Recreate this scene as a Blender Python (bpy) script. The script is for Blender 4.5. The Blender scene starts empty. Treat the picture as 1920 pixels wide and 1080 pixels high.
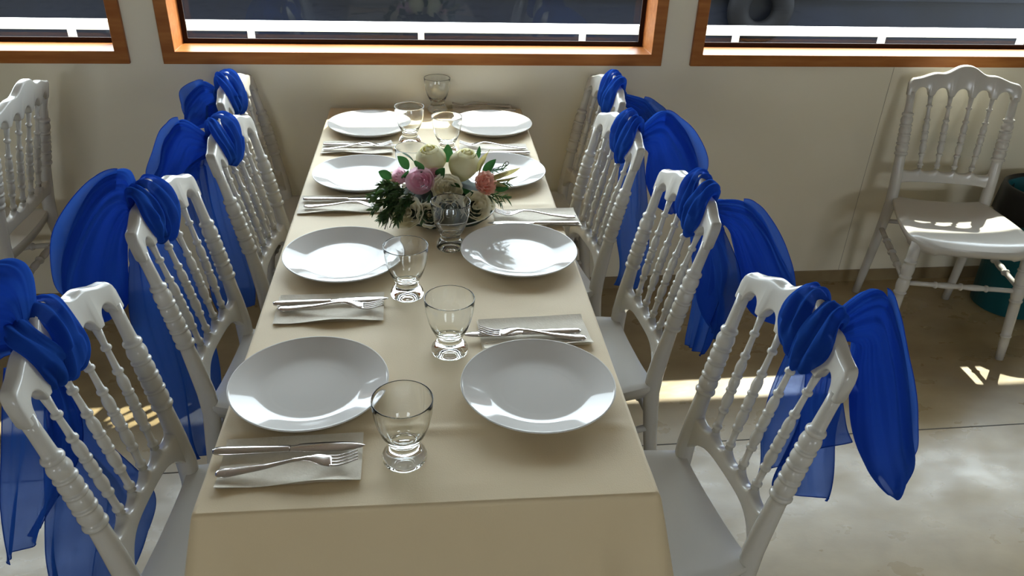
import bpy, bmesh, math, random
from mathutils import Vector, Matrix, noise
from math import sin, cos, pi, radians, sqrt, exp

C = bpy.context.scene.collection
scene = bpy.context.scene
FZ = -0.04                       # floor level
TZ = 0.75                        # table cloth top

# ------------------------------------------------------------------ camera
CAM = (-0.06383, -2.81392, 1.60519)
YAW, PITCH, ROLL, FPX = 0.142926, 0.520888, 0.0402466, 1463.21
f = Vector((sin(YAW)*cos(PITCH), cos(YAW)*cos(PITCH), -sin(PITCH)))
r = Vector((cos(YAW), -sin(YAW), 0)); u = r.cross(f)
r2 = r*cos(ROLL) + u*sin(ROLL); u2 = u*cos(ROLL) - r*sin(ROLL)
cd = bpy.data.cameras.new('camera'); cam = bpy.data.objects.new('camera', cd); C.objects.link(cam)
cd.sensor_width = 36; cd.lens = FPX*36/1920; cd.clip_start = 0.05
cam.matrix_world = Matrix(((r2.x, u2.x, -f.x, CAM[0]), (r2.y, u2.y, -f.y, CAM[1]), (r2.z, u2.z, -f.z, CAM[2]), (0, 0, 0, 1)))
scene.camera = cam

# ------------------------------------------------------------------ world, sun, exposure
w = bpy.data.worlds.new('world'); scene.world = w; w.use_nodes = True
bg = w.node_tree.nodes['Background']; bg.inputs[0].default_value = (0.86, 0.93, 1.0, 1); bg.inputs[1].default_value = 9.6
sd = bpy.data.lights.new('sun', 'SUN'); sun = bpy.data.objects.new('sun', sd); C.objects.link(sun)
sd.energy = 10; sd.angle = radians(0.6); sd.color = (1, 0.93, 0.8)
SUNDIR = Vector((-0.75, -1.0, -1.5)).normalized()
sun.rotation_euler = SUNDIR.to_track_quat('-Z', 'Y').to_euler()
sun.location = (3, 4, 6)
scene.view_settings.view_transform = 'Standard'; scene.view_settings.look = 'None'
scene.view_settings.gamma = 1; scene.view_settings.use_curve_mapping = False
scene.view_settings.exposure = 0.40
scene.cycles.use_denoising = True
scene.cycles.max_bounces = 14; scene.cycles.transparent_max_bounces = 24; scene.cycles.transmission_bounces = 12
scene.cycles.diffuse_bounces = 6; scene.cycles.glossy_bounces = 5

def portal(name, x0, x1, z0, z1, y, into):
    ld = bpy.data.lights.new(name, 'AREA'); ld.shape = 'RECTANGLE'; ld.size = x1-x0; ld.size_y = z1-z0
    ld.cycles.is_portal = True
    o = bpy.data.objects.new(name, ld); C.objects.link(o); o.location = ((x0+x1)/2, y, (z0+z1)/2)
    o.rotation_euler = Vector((0, into, 0)).to_track_quat('-Z', 'Z').to_euler()

# ------------------------------------------------------------------ materials
def mat(name, col, rough=0.5, metal=0.0, spec=0.5, coat=0.0, coat_rough=0.05, **k):
    m = bpy.data.materials.new(name); m.use_nodes = True
    p = m.node_tree.nodes['Principled BSDF']
    p.inputs['Base Color'].default_value = (*col, 1); p.inputs['Roughness'].default_value = rough
    p.inputs['Metallic'].default_value = metal; p.inputs['Specular IOR Level'].default_value = spec
    p.inputs['Coat Weight'].default_value = coat; p.inputs['Coat Roughness'].default_value = coat_rough
    for a, b in k.items(): p.inputs[a].default_value = b
    return m
def N(m, t, **k):
    n = m.node_tree.nodes.new(t)
    for a, b in k.items(): setattr(n, a, b)
    return n
def mottle(m, c1, c2, scale=4, detail=6, stretch=(1, 1, 1), lo=0.35, hi=0.65, bump=0.0, bscale=60):
    L = m.node_tree.links; p = m.node_tree.nodes['Principled BSDF']
    tc = N(m, 'ShaderNodeTexCoord'); mp = N(m, 'ShaderNodeMapping'); mp.inputs['Scale'].default_value = stretch
    L.new(tc.outputs['Object'], mp.inputs[0])
    n = N(m, 'ShaderNodeTexNoise'); n.inputs['Scale'].default_value = scale; n.inputs['Detail'].default_value = detail
    L.new(mp.outputs[0], n.inputs['Vector'])
    cr = N(m, 'ShaderNodeValToRGB'); cr.color_ramp.elements[0].position = lo; cr.color_ramp.elements[1].position = hi
    cr.color_ramp.elements[0].color = (*c1, 1); cr.color_ramp.elements[1].color = (*c2, 1)
    L.new(n.outputs['Fac'], cr.inputs[0]); L.new(cr.outputs[0], p.inputs['Base Color'])
    if bump:
        n2 = N(m, 'ShaderNodeTexNoise'); n2.inputs['Scale'].default_value = bscale; n2.inputs['Detail'].default_value = 4
        L.new(mp.outputs[0], n2.inputs['Vector'])
        b = N(m, 'ShaderNodeBump'); b.inputs['Strength'].default_value = bump; b.inputs['Distance'].default_value = 0.002
        L.new(n2.outputs['Fac'], b.inputs['Height']); L.new(b.outputs[0], p.inputs['Normal'])
    return m
M = {}
M['wall'] = mat('laminate_wall', (0.56, 0.53, 0.45), 0.22, spec=0.5)
mottle(M['wall'], (0.80, 0.745, 0.59), (0.84, 0.785, 0.63), 1.5, 3, bump=0.05, bscale=6)
M['room'] = mat('painted_room', (0.5, 0.48, 0.42), 0.6)
M['ceil'] = mat('ceiling_panel', (0.62, 0.61, 0.58), 0.5)
M['floor'] = mottle(mat('vinyl_floor', (0.3, 0.24, 0.14), 0.3, spec=0.68), (0.30, 0.225, 0.115), (0.41, 0.32, 0.175), 5, 8, (1, 1.5, 1), 0.3, 0.7, 0.12, 40)
m_ = M['floor']; n_ = N(m_, 'ShaderNodeTexNoise'); n_.inputs['Scale'].default_value = 7; n_.inputs['Detail'].default_value = 7
r_ = N(m_, 'ShaderNodeMapRange'); r_.inputs['From Min'].default_value = .3; r_.inputs['From Max'].default_value = .7; r_.inputs['To Min'].default_value = .22; r_.inputs['To Max'].default_value = .40
m_.node_tree.links.new(m_.node_tree.nodes['Mapping'].outputs[0], n_.inputs['Vector']); m_.node_tree.links.new(n_.outputs['Fac'], r_.inputs['Value']); m_.node_tree.links.new(r_.outputs['Result'], m_.node_tree.nodes['Principled BSDF'].inputs['Roughness'])
M['seam'] = mat('floor_seam', (0.05, 0.04, 0.025), 0.6)
M['cove'] = mottle(mat('cove_vinyl', (0.27, 0.2, 0.11), 0.35), (0.24, 0.17, 0.09), (0.31, 0.24, 0.13), 8, 4)
M['joint'] = mat('panel_joint', (0.36, 0.32, 0.24), 0.5)
M['wood'] = mottle(mat('varnished_wood', (0.35, 0.13, 0.03), 0.4, spec=0.15), (0.30, 0.10, 0.022), (0.42, 0.165, 0.045), 6, 5, (1, 8, 8), 0.3, 0.7)
M['gasket'] = mat('dark_gasket', (0.03, 0.015, 0.01), 0.8, spec=0.1)
M['plastic'] = mat('white_plastic', (0.57, 0.555, 0.51), 0.2, spec=0.5)
M['ceramic'] = mat('white_ceramic', (0.66, 0.65, 0.63), 0.07, spec=0.3)
M['steel'] = mat('polished_steel', (0.62, 0.59, 0.57), 0.16, 1.0)
M['paper'] = mottle(mat('paper_napkin', (0.8, 0.78, 0.72), 0.8), (0.80, 0.745, 0.63), (0.85, 0.795, 0.68), 90, 3, bump=0.3, bscale=260)
M['cloth'] = mottle(mat('cream_cloth', (0.7, 0.6, 0.42), 0.62), (0.71, 0.575, 0.36), (0.75, 0.62, 0.40), 3, 5, lo=0.3, hi=0.7, bump=0.15, bscale=420)
M['cloth'].node_tree.nodes['Principled BSDF'].inputs['Sheen Weight'].default_value = 0.25
M['hull'] = mat('dark_hull', (0.0035, 0.004, 0.009), 0.5, spec=0.15)
mottle(M['hull'], (0.0006, 0.0014, 0.0045), (0.0026, 0.0045, 0.011), 1.2, 5, lo=0.4, hi=0.6)
M['rubber'] = mat('black_rubber', (0.004, 0.004, 0.005), 0.7, spec=0.1)
M['rail'] = mat('white_paint', (0.8, 0.8, 0.78), 0.4)
M['deck'] = mat('deck_paint', (0.5, 0.5, 0.48), 0.6)
M['water'] = mat('water', (0.01, 0.02, 0.035), 0.15)
M['teal'] = mat('teal_plastic', (0.006, 0.11, 0.14), 0.35)
M['black'] = mat('black_bag', (0.006, 0.006, 0.006), 0.4)
M['ivory'] = mottle(mat('ivory_petal', (0.8, 0.76, 0.6), 0.6), (0.78, 0.74, 0.48), (0.86, 0.83, 0.61), 14, 3)
M['blossom'] = mottle(mat('cream_petal', (0.76, 0.74, 0.64), 0.65), (0.78, 0.73, 0.53), (0.88, 0.84, 0.69), 30, 3)
M['mauve'] = mottle(mat('mauve_petal', (0.62, 0.32, 0.42), 0.6), (0.78, 0.50, 0.58), (0.88, 0.66, 0.72), 25, 3)
M['peach'] = mottle(mat('peach_petal', (0.8, 0.4, 0.33), 0.6), (0.90, 0.52, 0.43), (0.94, 0.64, 0.54), 25, 3)
M['leaf'] = mottle(mat('green_leaf', (0.025, 0.075, 0.025), 0.6, spec=0.15), (0.012, 0.045, 0.018), (0.035, 0.095, 0.03), 20, 3)
M['needle'] = mottle(mat('needle_leaf', (0.04, 0.085, 0.02), 0.5), (0.02, 0.05, 0.015), (0.07, 0.12, 0.035), 40, 2)
M['blade'] = mottle(mat('variegated_leaf', (0.4, 0.36, 0.16), 0.5), (0.10, 0.13, 0.03), (0.55, 0.46, 0.24), 22, 3, lo=0.4, hi=0.6)
M['moss'] = mottle(mat('moss', (0.012, 0.022, 0.01), 0.9), (0.006, 0.012, 0.006), (0.02, 0.035, 0.014), 60, 4)
M['twig'] = mat('twig', (0.035, 0.04, 0.015), 0.6)
def thin(m, col, k):
    nt = m.node_tree; p = nt.nodes['Principled BSDF']; o = nt.nodes['Material Output']
    t = nt.nodes.new('ShaderNodeBsdfTranslucent'); t.inputs[0].default_value = (*col, 1)
    mx = nt.nodes.new('ShaderNodeMixShader'); mx.inputs[0].default_value = k
    nt.links.new(p.outputs[0], mx.inputs[1]); nt.links.new(t.outputs[0], mx.inputs[2]); nt.links.new(mx.outputs[0], o.inputs[0])
for k_, c_, a_ in (('ivory', (.88, .84, .58), .4), ('blossom', (.9, .84, .66), .4), ('mauve', (.92, .68, .76), .45), ('peach', (.95, .62, .52), .45), ('leaf', (.05, .16, .04), .25), ('blade', (.6, .5, .2), .35), ('needle', (.08, .17, .04), .2)): thin(M[k_], c_, a_)
def glass_mat():
    m = bpy.data.materials.new('clear_glass'); m.use_nodes = True
    nt = m.node_tree; nt.nodes.clear(); o = nt.nodes.new('ShaderNodeOutputMaterial')
    g = nt.nodes.new('ShaderNodeBsdfGlass'); g.inputs['IOR'].default_value = 1.45; g.inputs['Roughness'].default_value = 0.0
    g.inputs['Color'].default_value = (0.995, 1, 0.998, 1)
    nt.links.new(g.outputs[0], o.inputs[0]); return m
M['glass'] = glass_mat()
def pane_mat():
    m = bpy.data.materials.new('window_glass'); m.use_nodes = True
    nt = m.node_tree; nt.nodes.clear(); o = nt.nodes.new('ShaderNodeOutputMaterial')
    t = nt.nodes.new('ShaderNodeBsdfTransparent'); t.inputs[0].default_value = (0.93, 0.96, 0.96, 1)
    g = nt.nodes.new('ShaderNodeBsdfGlossy'); g.inputs['Roughness'].default_value = 0.02
    fr = nt.nodes.new('ShaderNodeFresnel'); fr.inputs[0].default_value = 1.45
    mx = nt.nodes.new('ShaderNodeMixShader')
    ge = nt.nodes.new('ShaderNodeNewGeometry'); mr = nt.nodes.new('ShaderNodeMapRange')     # same reflectance on both faces of the sheet
    mr.inputs['To Min'].default_value = 1.36; mr.inputs['To Max'].default_value = 1/1.36
    nt.links.new(ge.outputs['Backfacing'], mr.inputs['Value']); nt.links.new(mr.outputs['Result'], fr.inputs[0])
    nt.links.new(fr.outputs[0], mx.inputs[0]); nt.links.new(t.outputs[0], mx.inputs[1]); nt.links.new(g.outputs[0], mx.inputs[2])
    nt.links.new(mx.outputs[0], o.inputs[0]); return m
M['pane'] = pane_mat()
def organza():
    m = bpy.data.materials.new('blue_organza'); m.use_nodes = True
    nt = m.node_tree; nt.nodes.clear(); L = nt.links; o = nt.nodes.new('ShaderNodeOutputMaterial')
    d = nt.nodes.new('ShaderNodeBsdfDiffuse'); d.inputs[0].default_value = (0.022, 0.090, 0.40, 1)
    tl = nt.nodes.new('ShaderNodeBsdfTranslucent'); tl.inputs[0].default_value = (0.022, 0.105, 0.47, 1)
    sh = nt.nodes.new('ShaderNodeBsdfSheen'); sh.inputs[0].default_value = (0.1, 0.3, 1.0, 1); sh.inputs[1].default_value = 0.35
    tr = nt.nodes.new('ShaderNodeBsdfTransparent'); tr.inputs[0].default_value = (0.35, 0.5, 1.0, 1)
    lw = nt.nodes.new('ShaderNodeLayerWeight'); lw.inputs[0].default_value = 0.4
    mr = nt.nodes.new('ShaderNodeMapRange'); mr.inputs['To Min'].default_value = 0.34; mr.inputs['To Max'].default_value = 0.04
    L.new(lw.outputs['Facing'], mr.inputs['Value'])
    m1 = nt.nodes.new('ShaderNodeMixShader'); m1.inputs[0].default_value = 0.4
    m2 = nt.nodes.new('ShaderNodeMixShader'); L.new(mr.outputs['Result'], m2.inputs[0])
    a = nt.nodes.new('ShaderNodeMixShader'); a.inputs[0].default_value = 0.10
    L.new(d.outputs[0], m1.inputs[1]); L.new(tl.outputs[0], m1.inputs[2])
    L.new(m1.outputs[0], a.inputs[1]); L.new(sh.outputs[0], a.inputs[2])
    L.new(a.outputs[0], m2.inputs[1]); L.new(tr.outputs[0], m2.inputs[2]); L.new(m2.outputs[0], o.inputs[0])
    return m
M['organza'] = organza()

# ------------------------------------------------------------------ mesh helpers
class MB:
    def __init__(s): s.v = []; s.f = []
    def add(s, vs, fs):
        n = len(s.v); s.v += [tuple(p) for p in vs]; s.f += [tuple(i+n for i in q) for q in fs]; return s
    def box(s, x0, x1, y0, y1, z0, z1):
        vs = [(x, y, z) for x in (x0, x1) for y in (y0, y1) for z in (z0, z1)]
        return s.add(vs, [(0, 1, 3, 2), (4, 6, 7, 5), (0, 4, 5, 1), (2, 3, 7, 6), (0, 2, 6, 4), (1, 5, 7, 3)])
    def loft(s, rings, caps=True, closed=False):
        n = len(rings[0]); vs = [p for q in rings for p in q]; fs = []
        k = len(rings)
        for i in range(k if closed else k-1):
            for j in range(n):
                a = i*n+j; b = i*n+(j+1) % n; i2 = (i+1) % k
                fs.append((a, b, i2*n+(j+1) % n, i2*n+j))
        if caps and not closed: fs += [tuple(range(n-1, -1, -1)), tuple((k-1)*n+j for j in range(n))]
        return s.add(vs, fs)
    def grid(s, rows, flip=False):
        n = len(rows[0]); vs = [p for q in rows for p in q]; fs = []
        for i in range(len(rows)-1):
            for j in range(n-1):
                q = (i*n+j, i*n+j+1, (i+1)*n+j+1, (i+1)*n+j); fs.append(q[::-1] if flip else q)
        return s.add(vs, fs)
    def lathe(s, prof, seg=32, c=(0, 0, 0)):
        rings = []
        for (rr, z) in prof:
            rr = max(rr, 1e-5)
            rings.append([(c[0]+rr*cos(2*pi*j/seg), c[1]+rr*sin(2*pi*j/seg), c[2]+z) for j in range(seg)])
        return s.loft(rings, caps=False)
    def tube(s, pts, rad, seg=10, caps=True):
        pts = [Vector(p) for p in pts]; rings = []
        for i, p in enumerate(pts):
            d = (pts[min(i+1, len(pts)-1)]-pts[max(i-1, 0)]).normalized()
            a = d.cross(Vector((0, 1, 0)) if abs(d.y) < .9 else Vector((1, 0, 0))).normalized(); b = d.cross(a)
            rr = rad[i] if isinstance(rad, (list, tuple)) else rad
            ra, rb = rr if isinstance(rr, (list, tuple)) else (rr, rr)
            rings.append([p+a*ra*cos(2*pi*j/seg)+b*rb*sin(2*pi*j/seg) for j in range(seg)])
        return s.loft(rings, caps)
    def mesh(s, name, m, smooth=True):
        me = bpy.data.meshes.new(name); me.from_pydata([tuple(p) for p in s.v], [], s.f); me.materials.append(m)
        me.validate()
        b = bmesh.new(); b.from_mesh(me); bmesh.ops.recalc_face_normals(b, faces=b.faces[:]); b.to_mesh(me); b.free(); me.update()
        if smooth: me.polygons.foreach_set('use_smooth', [True]*len(me.polygons))
        return me
    def build(s, name, m, parent=None, smooth=True, bevel=0):
        o = bpy.data.objects.new(name, s.mesh(name, m, smooth)); C.objects.link(o)
        if parent: o.parent = parent
        if bevel:
            b = o.modifiers.new('bevel', 'BEVEL'); b.width = bevel; b.segments = 3; b.limit_method = 'ANGLE'
        return o
def tag(o, label, cat, group=None):
    o['label'] = label; o['category'] = cat
    if group: o['group'] = group
    return o
def empty(name, label, cat, loc=(0, 0, 0), rz=0, group=None):
    o = bpy.data.objects.new(name, None); C.objects.link(o); o.location = loc; o.rotation_euler = (0, 0, rz)
    o.empty_display_size = 0.05
    return tag(o, label, cat, group)
def struct(name, mb, m, parent=None, smooth=False, bevel=0):
    o = mb.build(name, m, parent, smooth, bevel)
    if not parent: o['kind'] = 'structure'
    return o
def dup(root, loc, rz, label, group=None):
    q = root.copy(); C.objects.link(q); q.location = loc; q.rotation_euler = (0, 0, rz); q['label'] = label
    if group: q['group'] = group
    for ch in list(root.children):
        c = ch.copy(); C.objects.link(c); c.parent = q
        for g in list(ch.children):
            d = g.copy(); C.objects.link(d); d.parent = c
    return q
def lerp(a, b, t): return a+(b-a)*t
def interp(tab, x):
    if x <= tab[0][0]: return tab[0][1]
    for (a, p), (b, q) in zip(tab, tab[1:]):
        if x <= b: return lerp(p, q, (x-a)/(b-a) if b > a else 0)
    return tab[-1][1]
def catmull(P, n):
    out = []; k = len(P)-1
    for i in range(n):
        t = i/(n-1)*k; j = min(int(t), k-1); t -= j
        p0, p1, p2, p3 = P[max(j-1, 0)], P[j], P[j+1], P[min(j+2, k)]
        out.append(0.5*(2*p1+(p2-p0)*t+(2*p0-5*p1+4*p2-p3)*t*t+(3*p1-p0-3*p2+p3)*t**3))
    return out

# ------------------------------------------------------------------ room shell
XL, XR, YB, ZC = -4.2, 4.6, -6.2, 2.12
WT = 0.16                                            # wall thickness
Z0, Z1 = 0.9035, 1.80                                # frame outer height
WIN = [(-2.75, -0.996), (-0.886, 0.859), (0.970, 3.95)]
FW = 0.042
fl = MB().box(XL-.2, XR+.2, YB-.2, 0.2, FZ-.1, FZ); struct('floor', fl, M['floor'])
sm = MB().box(XL, XR, -0.997, -0.993, FZ, FZ+.0006); struct('trim_1', sm, M['seam'])
struct('ceiling', MB().box(XL-.2, XR+.2, YB-.2, WT, ZC, ZC+.08), M['ceil'])
struct('wall_left', MB().box(XL-.2, XL, YB, 0.0, FZ, ZC), M['room'])
struct('wall_right', MB().box(XR, XR+.2, YB, 0.0, FZ, ZC), M['room'])
wl = MB()
xs = [XL-.2] + [q for a in WIN for q in (a[0]+.01, a[1]-.01)] + [XR+.2]
for a, b in zip(xs[0::2], xs[1::2]): wl.box(a, b, 0, WT, Z0, Z1)
wl.box(XL-.2, XR+.2, 0, WT, FZ-.1, Z0); wl.box(XL-.2, XR+.2, 0, WT, Z1, ZC)
struct('wall_window', wl, M['wall'])
struct('baseboard_window', MB().box(XL, XR, -0.006, 0.0, FZ, FZ+.055), M['cove'])
struct('trim_2', MB().box(1.787, 1.7885, -0.0010, 0, FZ+.055, 0.9), M['joint'])
BW = [(-2.6, -1.4), (1.4, 2.6)]
bw = MB(); xs = [XL-.2] + [q for a in BW for q in a] + [XR+.2]
for a, b in zip(xs[0::2], xs[1::2]): bw.box(a, b, YB-.15, YB, 1.05, 1.7)
bw.box(XL-.2, XR+.2, YB-.15, YB, FZ-.1, 1.05); bw.box(XL-.2, XR+.2, YB-.15, YB, 1.7, ZC)
struct('wall_back', bw, M['room'])
for a in BW: portal('portal', a[0], a[1], 1.05, 1.7, YB-.08, 1)
# window frames
YG = 0.125
for i, (a, b) in enumerate(WIN):
    fr = bpy.data.objects.new('window_%d' % (i+1), None); C.objects.link(fr); fr['kind'] = 'structure'
    g = MB()
    # frame: jambs mitred into a picture frame, front proud of the wall
    o4 = [(a, Z0), (b, Z0), (b, Z1), (a, Z1)]; i4 = [(a+FW, Z0+FW), (b-FW, Z0+FW), (b-FW, Z1-FW), (a+FW, Z1-FW)]
    y0, y1 = -0.014, YG+.03
    vs = [(x, y0, z) for x, z in o4]+[(x, y0, z) for x, z in i4]+[(x, y1, z) for x, z in i4]+[(x, y1, z) for x, z in o4]
    fs = []
    for k in range(4):
        l = (k+1) % 4
        fs += [(k, l, 4+l, 4+k), (4+k, 4+l, 8+l, 8+k), (8+k, 8+l, 12+l, 12+k), (12+k, 12+l, l, k)]
    g.add(vs, fs); struct('window_frame', g, M['wood'], fr, bevel=.002)
    a2, b2, c2, d2 = a+FW, b-FW, Z0+FW, Z1-FW; gk = 0.016
    s = MB().box(a2, b2, YG-.008, YG, c2, c2+gk).box(a2, b2, YG-.008, YG, d2-gk, d2)
    s.box(a2, a2+gk, YG-.008, YG, c2+gk, d2-gk).box(b2-gk, b2, YG-.008, YG, c2+gk, d2-gk)
    struct('gasket', s, M['gasket'], fr)
    struct('pane', MB().box(a2, b2, YG, YG+.004, c2, d2), M['pane'], fr)
    portal('portal', a2, b2, c2, d2, YG+.03, -1)

# ------------------------------------------------------------------ outside
struct('deck_overhang', MB().box(-9, 10, WT, 0.62, 2.05, 2.15), M['deck'])
struct('ship_side_wall', MB().box(-9, 10, WT-.03, WT, -2, FZ-.1), M['deck'])
hr = empty('handrail', 'white painted handrail running outside behind the windows', 'railing', (0, 0.45, 0))
MB().box(-6, 6.5, -.02, .02, 0.921, 0.956).build('rail_bar', M['rail'], hr, False, .004)
for k in range(-7, 9): MB().box(-.0125, .0125, -.0125, .0125, 0.2, 0.922).build('post', M['rail'], hr, False, .003).location.x = -0.007+k*0.665
struct('trim_3', MB().box(-9, 10, 0.38, 0.52, 0.0, 0.2), M['hull'])
hl = empty('moored_ship_hull', 'dark navy hull of a neighbouring vessel beyond the handrail', 'ship')
MB().box(-14, 16, 2.6, 5, -2.2, 1.0).build('hull', M['hull'], hl, False)
MB().box(-14, 16, 2.55, 2.6, 0.72, 0.745).build('rubbing_strake', M['hull'], hl, False)
def torus(R, q, n=40, k=14):
    mb = MB(); rings = []
    for i in range(n):
        a = 2*pi*i/n; rings.append([((R+q*cos(2*pi*j/k))*cos(a), q*sin(2*pi*j/k)*.8, (R+q*cos(2*pi*j/k))*sin(a)) for j in range(k)])
    return mb.loft(rings, False, True)
ty = torus(.16, .075).build('tyre_fender', M['rubber']); ty.location = (2.35, 2.53, 0.66)
tag(ty, 'black tyre fender hanging on the dark hull outside the right window', 'tyre')
struct('water_surface', MB().box(-40, 40, WT, 60, -2.1, -2.0), M['water'])
struct('quay_ground', MB().box(-40, 40, -60, YB-.4, -1.3, -1.2), M['deck'])

# ------------------------------------------------------------------ table and cloth
TH = -0.02442; TW, TL = 0.69, 1.955
TM = Matrix.Translation((0, -0.016, 0)) @ Matrix.Rotation(TH, 4, 'Z')
def tw(x, y, z=TZ): return TM @ Vector((x, y, z))
tb = empty('dining_table', 'long rectangular dining table hidden under the cream tablecloth', 'table', (TM @ Vector((0, -TL/2, 0))).to_tuple()[:2]+(FZ,), TH)
MB().box(-TW/2+.006, TW/2-.006, -TL/2+.006, TL/2-.006, TZ-FZ-.03, TZ-FZ-.003).build('tabletop', M['wood'], tb, False, .004)
for sx in (-1, 1):
    for sy in (-1, 1): MB().box(sx*.29-.02, sx*.29+.02, sy*.9-.02, sy*.9+.02, 0, TZ-FZ-.03).build('leg', M['steel'], tb, False, .003)
def cloth():
    mb = MB(); nx, ny = 80, 260; rows = []
    hx, hy = TW/2-.006, TL/2-.006
    for j in range(ny+1):
        y = -hy+2*hy*j/ny; row = []
        for i in range(nx+1):
            x = -hx+2*hx*i/nx
            z = 0.0006*noise.noise(Vector((x*5, y*4, 1)))+0.0009*noise.noise(Vector((x*16, y*5, 7)))+0.0011*noise.noise(Vector((x*9+y*6, y*10-x*4, 3)))+0.0007*abs(noise.noise(Vector((x*13-y*8, y*12, 11))))
            yy = y-TL/2
            z += 0.0030*exp(-((yy+1.785+.02*x)/.011)**2) + .0022*exp(-((yy+.88-.03*x)/.012)**2) + .0018*exp(-((x+.02)/.012)**2)
            e = min(hx-abs(x), hy-abs(y)); z *= min(1, max(0, e)/.03)
            row.append(tw(x, y-TL/2, TZ+z))
        rows.append(row)
    mb.grid(rows)
    # skirt: perimeter rings, each continuing the edge of the top
    per = []
    for i in range(nx): per.append((-hx+2*hx*i/nx, -hy, 0, -1))
    for j in range(ny): per.append((hx, -hy+2*hy*j/ny, 1, 0))
    for i in range(nx): per.append((hx-2*hx*i/nx, hy, 0, 1))
    for j in range(ny): per.append((-hx, hy-2*hy*j/ny, -1, 0))
    prof = [(0, 0), (.003, .0006), (.0055, .003), (.0065, .008), (.007, .02), (.008, .05), (.009, .09), (.010, .13), (.011, .17), (.012, .22), (.013, .27), (.014, .31)]
    rings = []
    for (o, d) in prof:
        ring = []
        for (x, y, qx, qy) in per:
            cx, cy = hx-abs(x), hy-abs(y)
            near = y < 0
            corner = exp(-((cx+cy)/.10)**2)
            t = d/.31
            flare = corner*t*(.062 if near else .006) + t*.006*sin(x*23+y*11)*(1-corner)
            if y > hy-.02: flare = min(flare, .003)
            cux = (x/abs(x) if x else 0); cuy = (y/abs(y) if y else 0)
            wgt = exp(-((cx+cy)/.012)**2)
            ox = qx*(o+flare) + (cux*(o+flare)*.75*wgt*(1 if qx == 0 else 0))
            oy = qy*(o+flare) + (cuy*(o+flare)*.75*wgt*(1 if qy == 0 else 0))
            # the drop pinches in just beside the corner fold
            fold = (-0.024*t**.8*exp(-((cx+cy-.075)/.026)**2)+.010*t*exp(-((cx+cy-.15)/.04)**2))*(1 if near else 0)
            ring.append(tw(x+ox+qx*fold, y-TL/2+oy+qy*fold, TZ-d))
        rings.append(ring)
    mb.loft(rings, False)
    return mb
cl = cloth().build('tablecloth', M['cloth'])
tag(cl, 'cream tablecloth draped over the long dining table', 'tablecloth')

# ------------------------------------------------------------------ chair (origin under rear seat edge; front is +x)
def lean(z):
    if z >= .46: t = (z-.46)/.455; return -.010-.088*t**1.25
    t = (.46-z)/.46; return -.010-.058*t**1.3
def flat_loft(cols, q=6):
    """cols: (y, zb, zt, x, thick) -> lofted rail with rounded top and bottom edges"""
    rings = []
    for (y, zb, zt, xf, th) in cols:
        h = th/2; rr = min(.0065, h*.95, (zt-zb)*.4); ring = []
        for (sx, cz, a0) in ((1, zt-rr, 0), (-1, zt-rr, pi/2), (-1, zb+rr, pi), (1, zb+rr, 1.5*pi)):
            for k in range(4):
                a = a0+pi/2*k/3; z = cz+rr*sin(a); ring.append((xf(z)+sx*(h-rr)+rr*cos(a), y, z))
        rings.append(ring)
    return rings
def turned(prof, path, seg=14):
    """prof: list (t, radius) along path(t)"""
    mb = MB(); pts = [path(t) for t, _ in prof]; rad = [q for _, q in prof]
    return mb.tube(pts, rad, seg)
def bead(z, r0, r1, h=.006):
    return [(z-h, r0), (z-h*.8, lerp(r0, r1, .7)), (z-h*.3, r1), (z+h*.3, r1), (z+h*.8, lerp(r0, r1, .7)), (z+h, r0)]
def bulb(za, zb, r0, r1, n=5):
    return [(lerp(za, zb, (k+.5)/n), r0+(r1-r0)*sin(pi*(k+.5)/n)**.7) for k in range(n)]
SPT = (-.098, -.033, .033, .098); SPB = (-.084, -.028, .028, .084)
def bow(y): return -.012*(1-(y/.175)**2)
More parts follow.
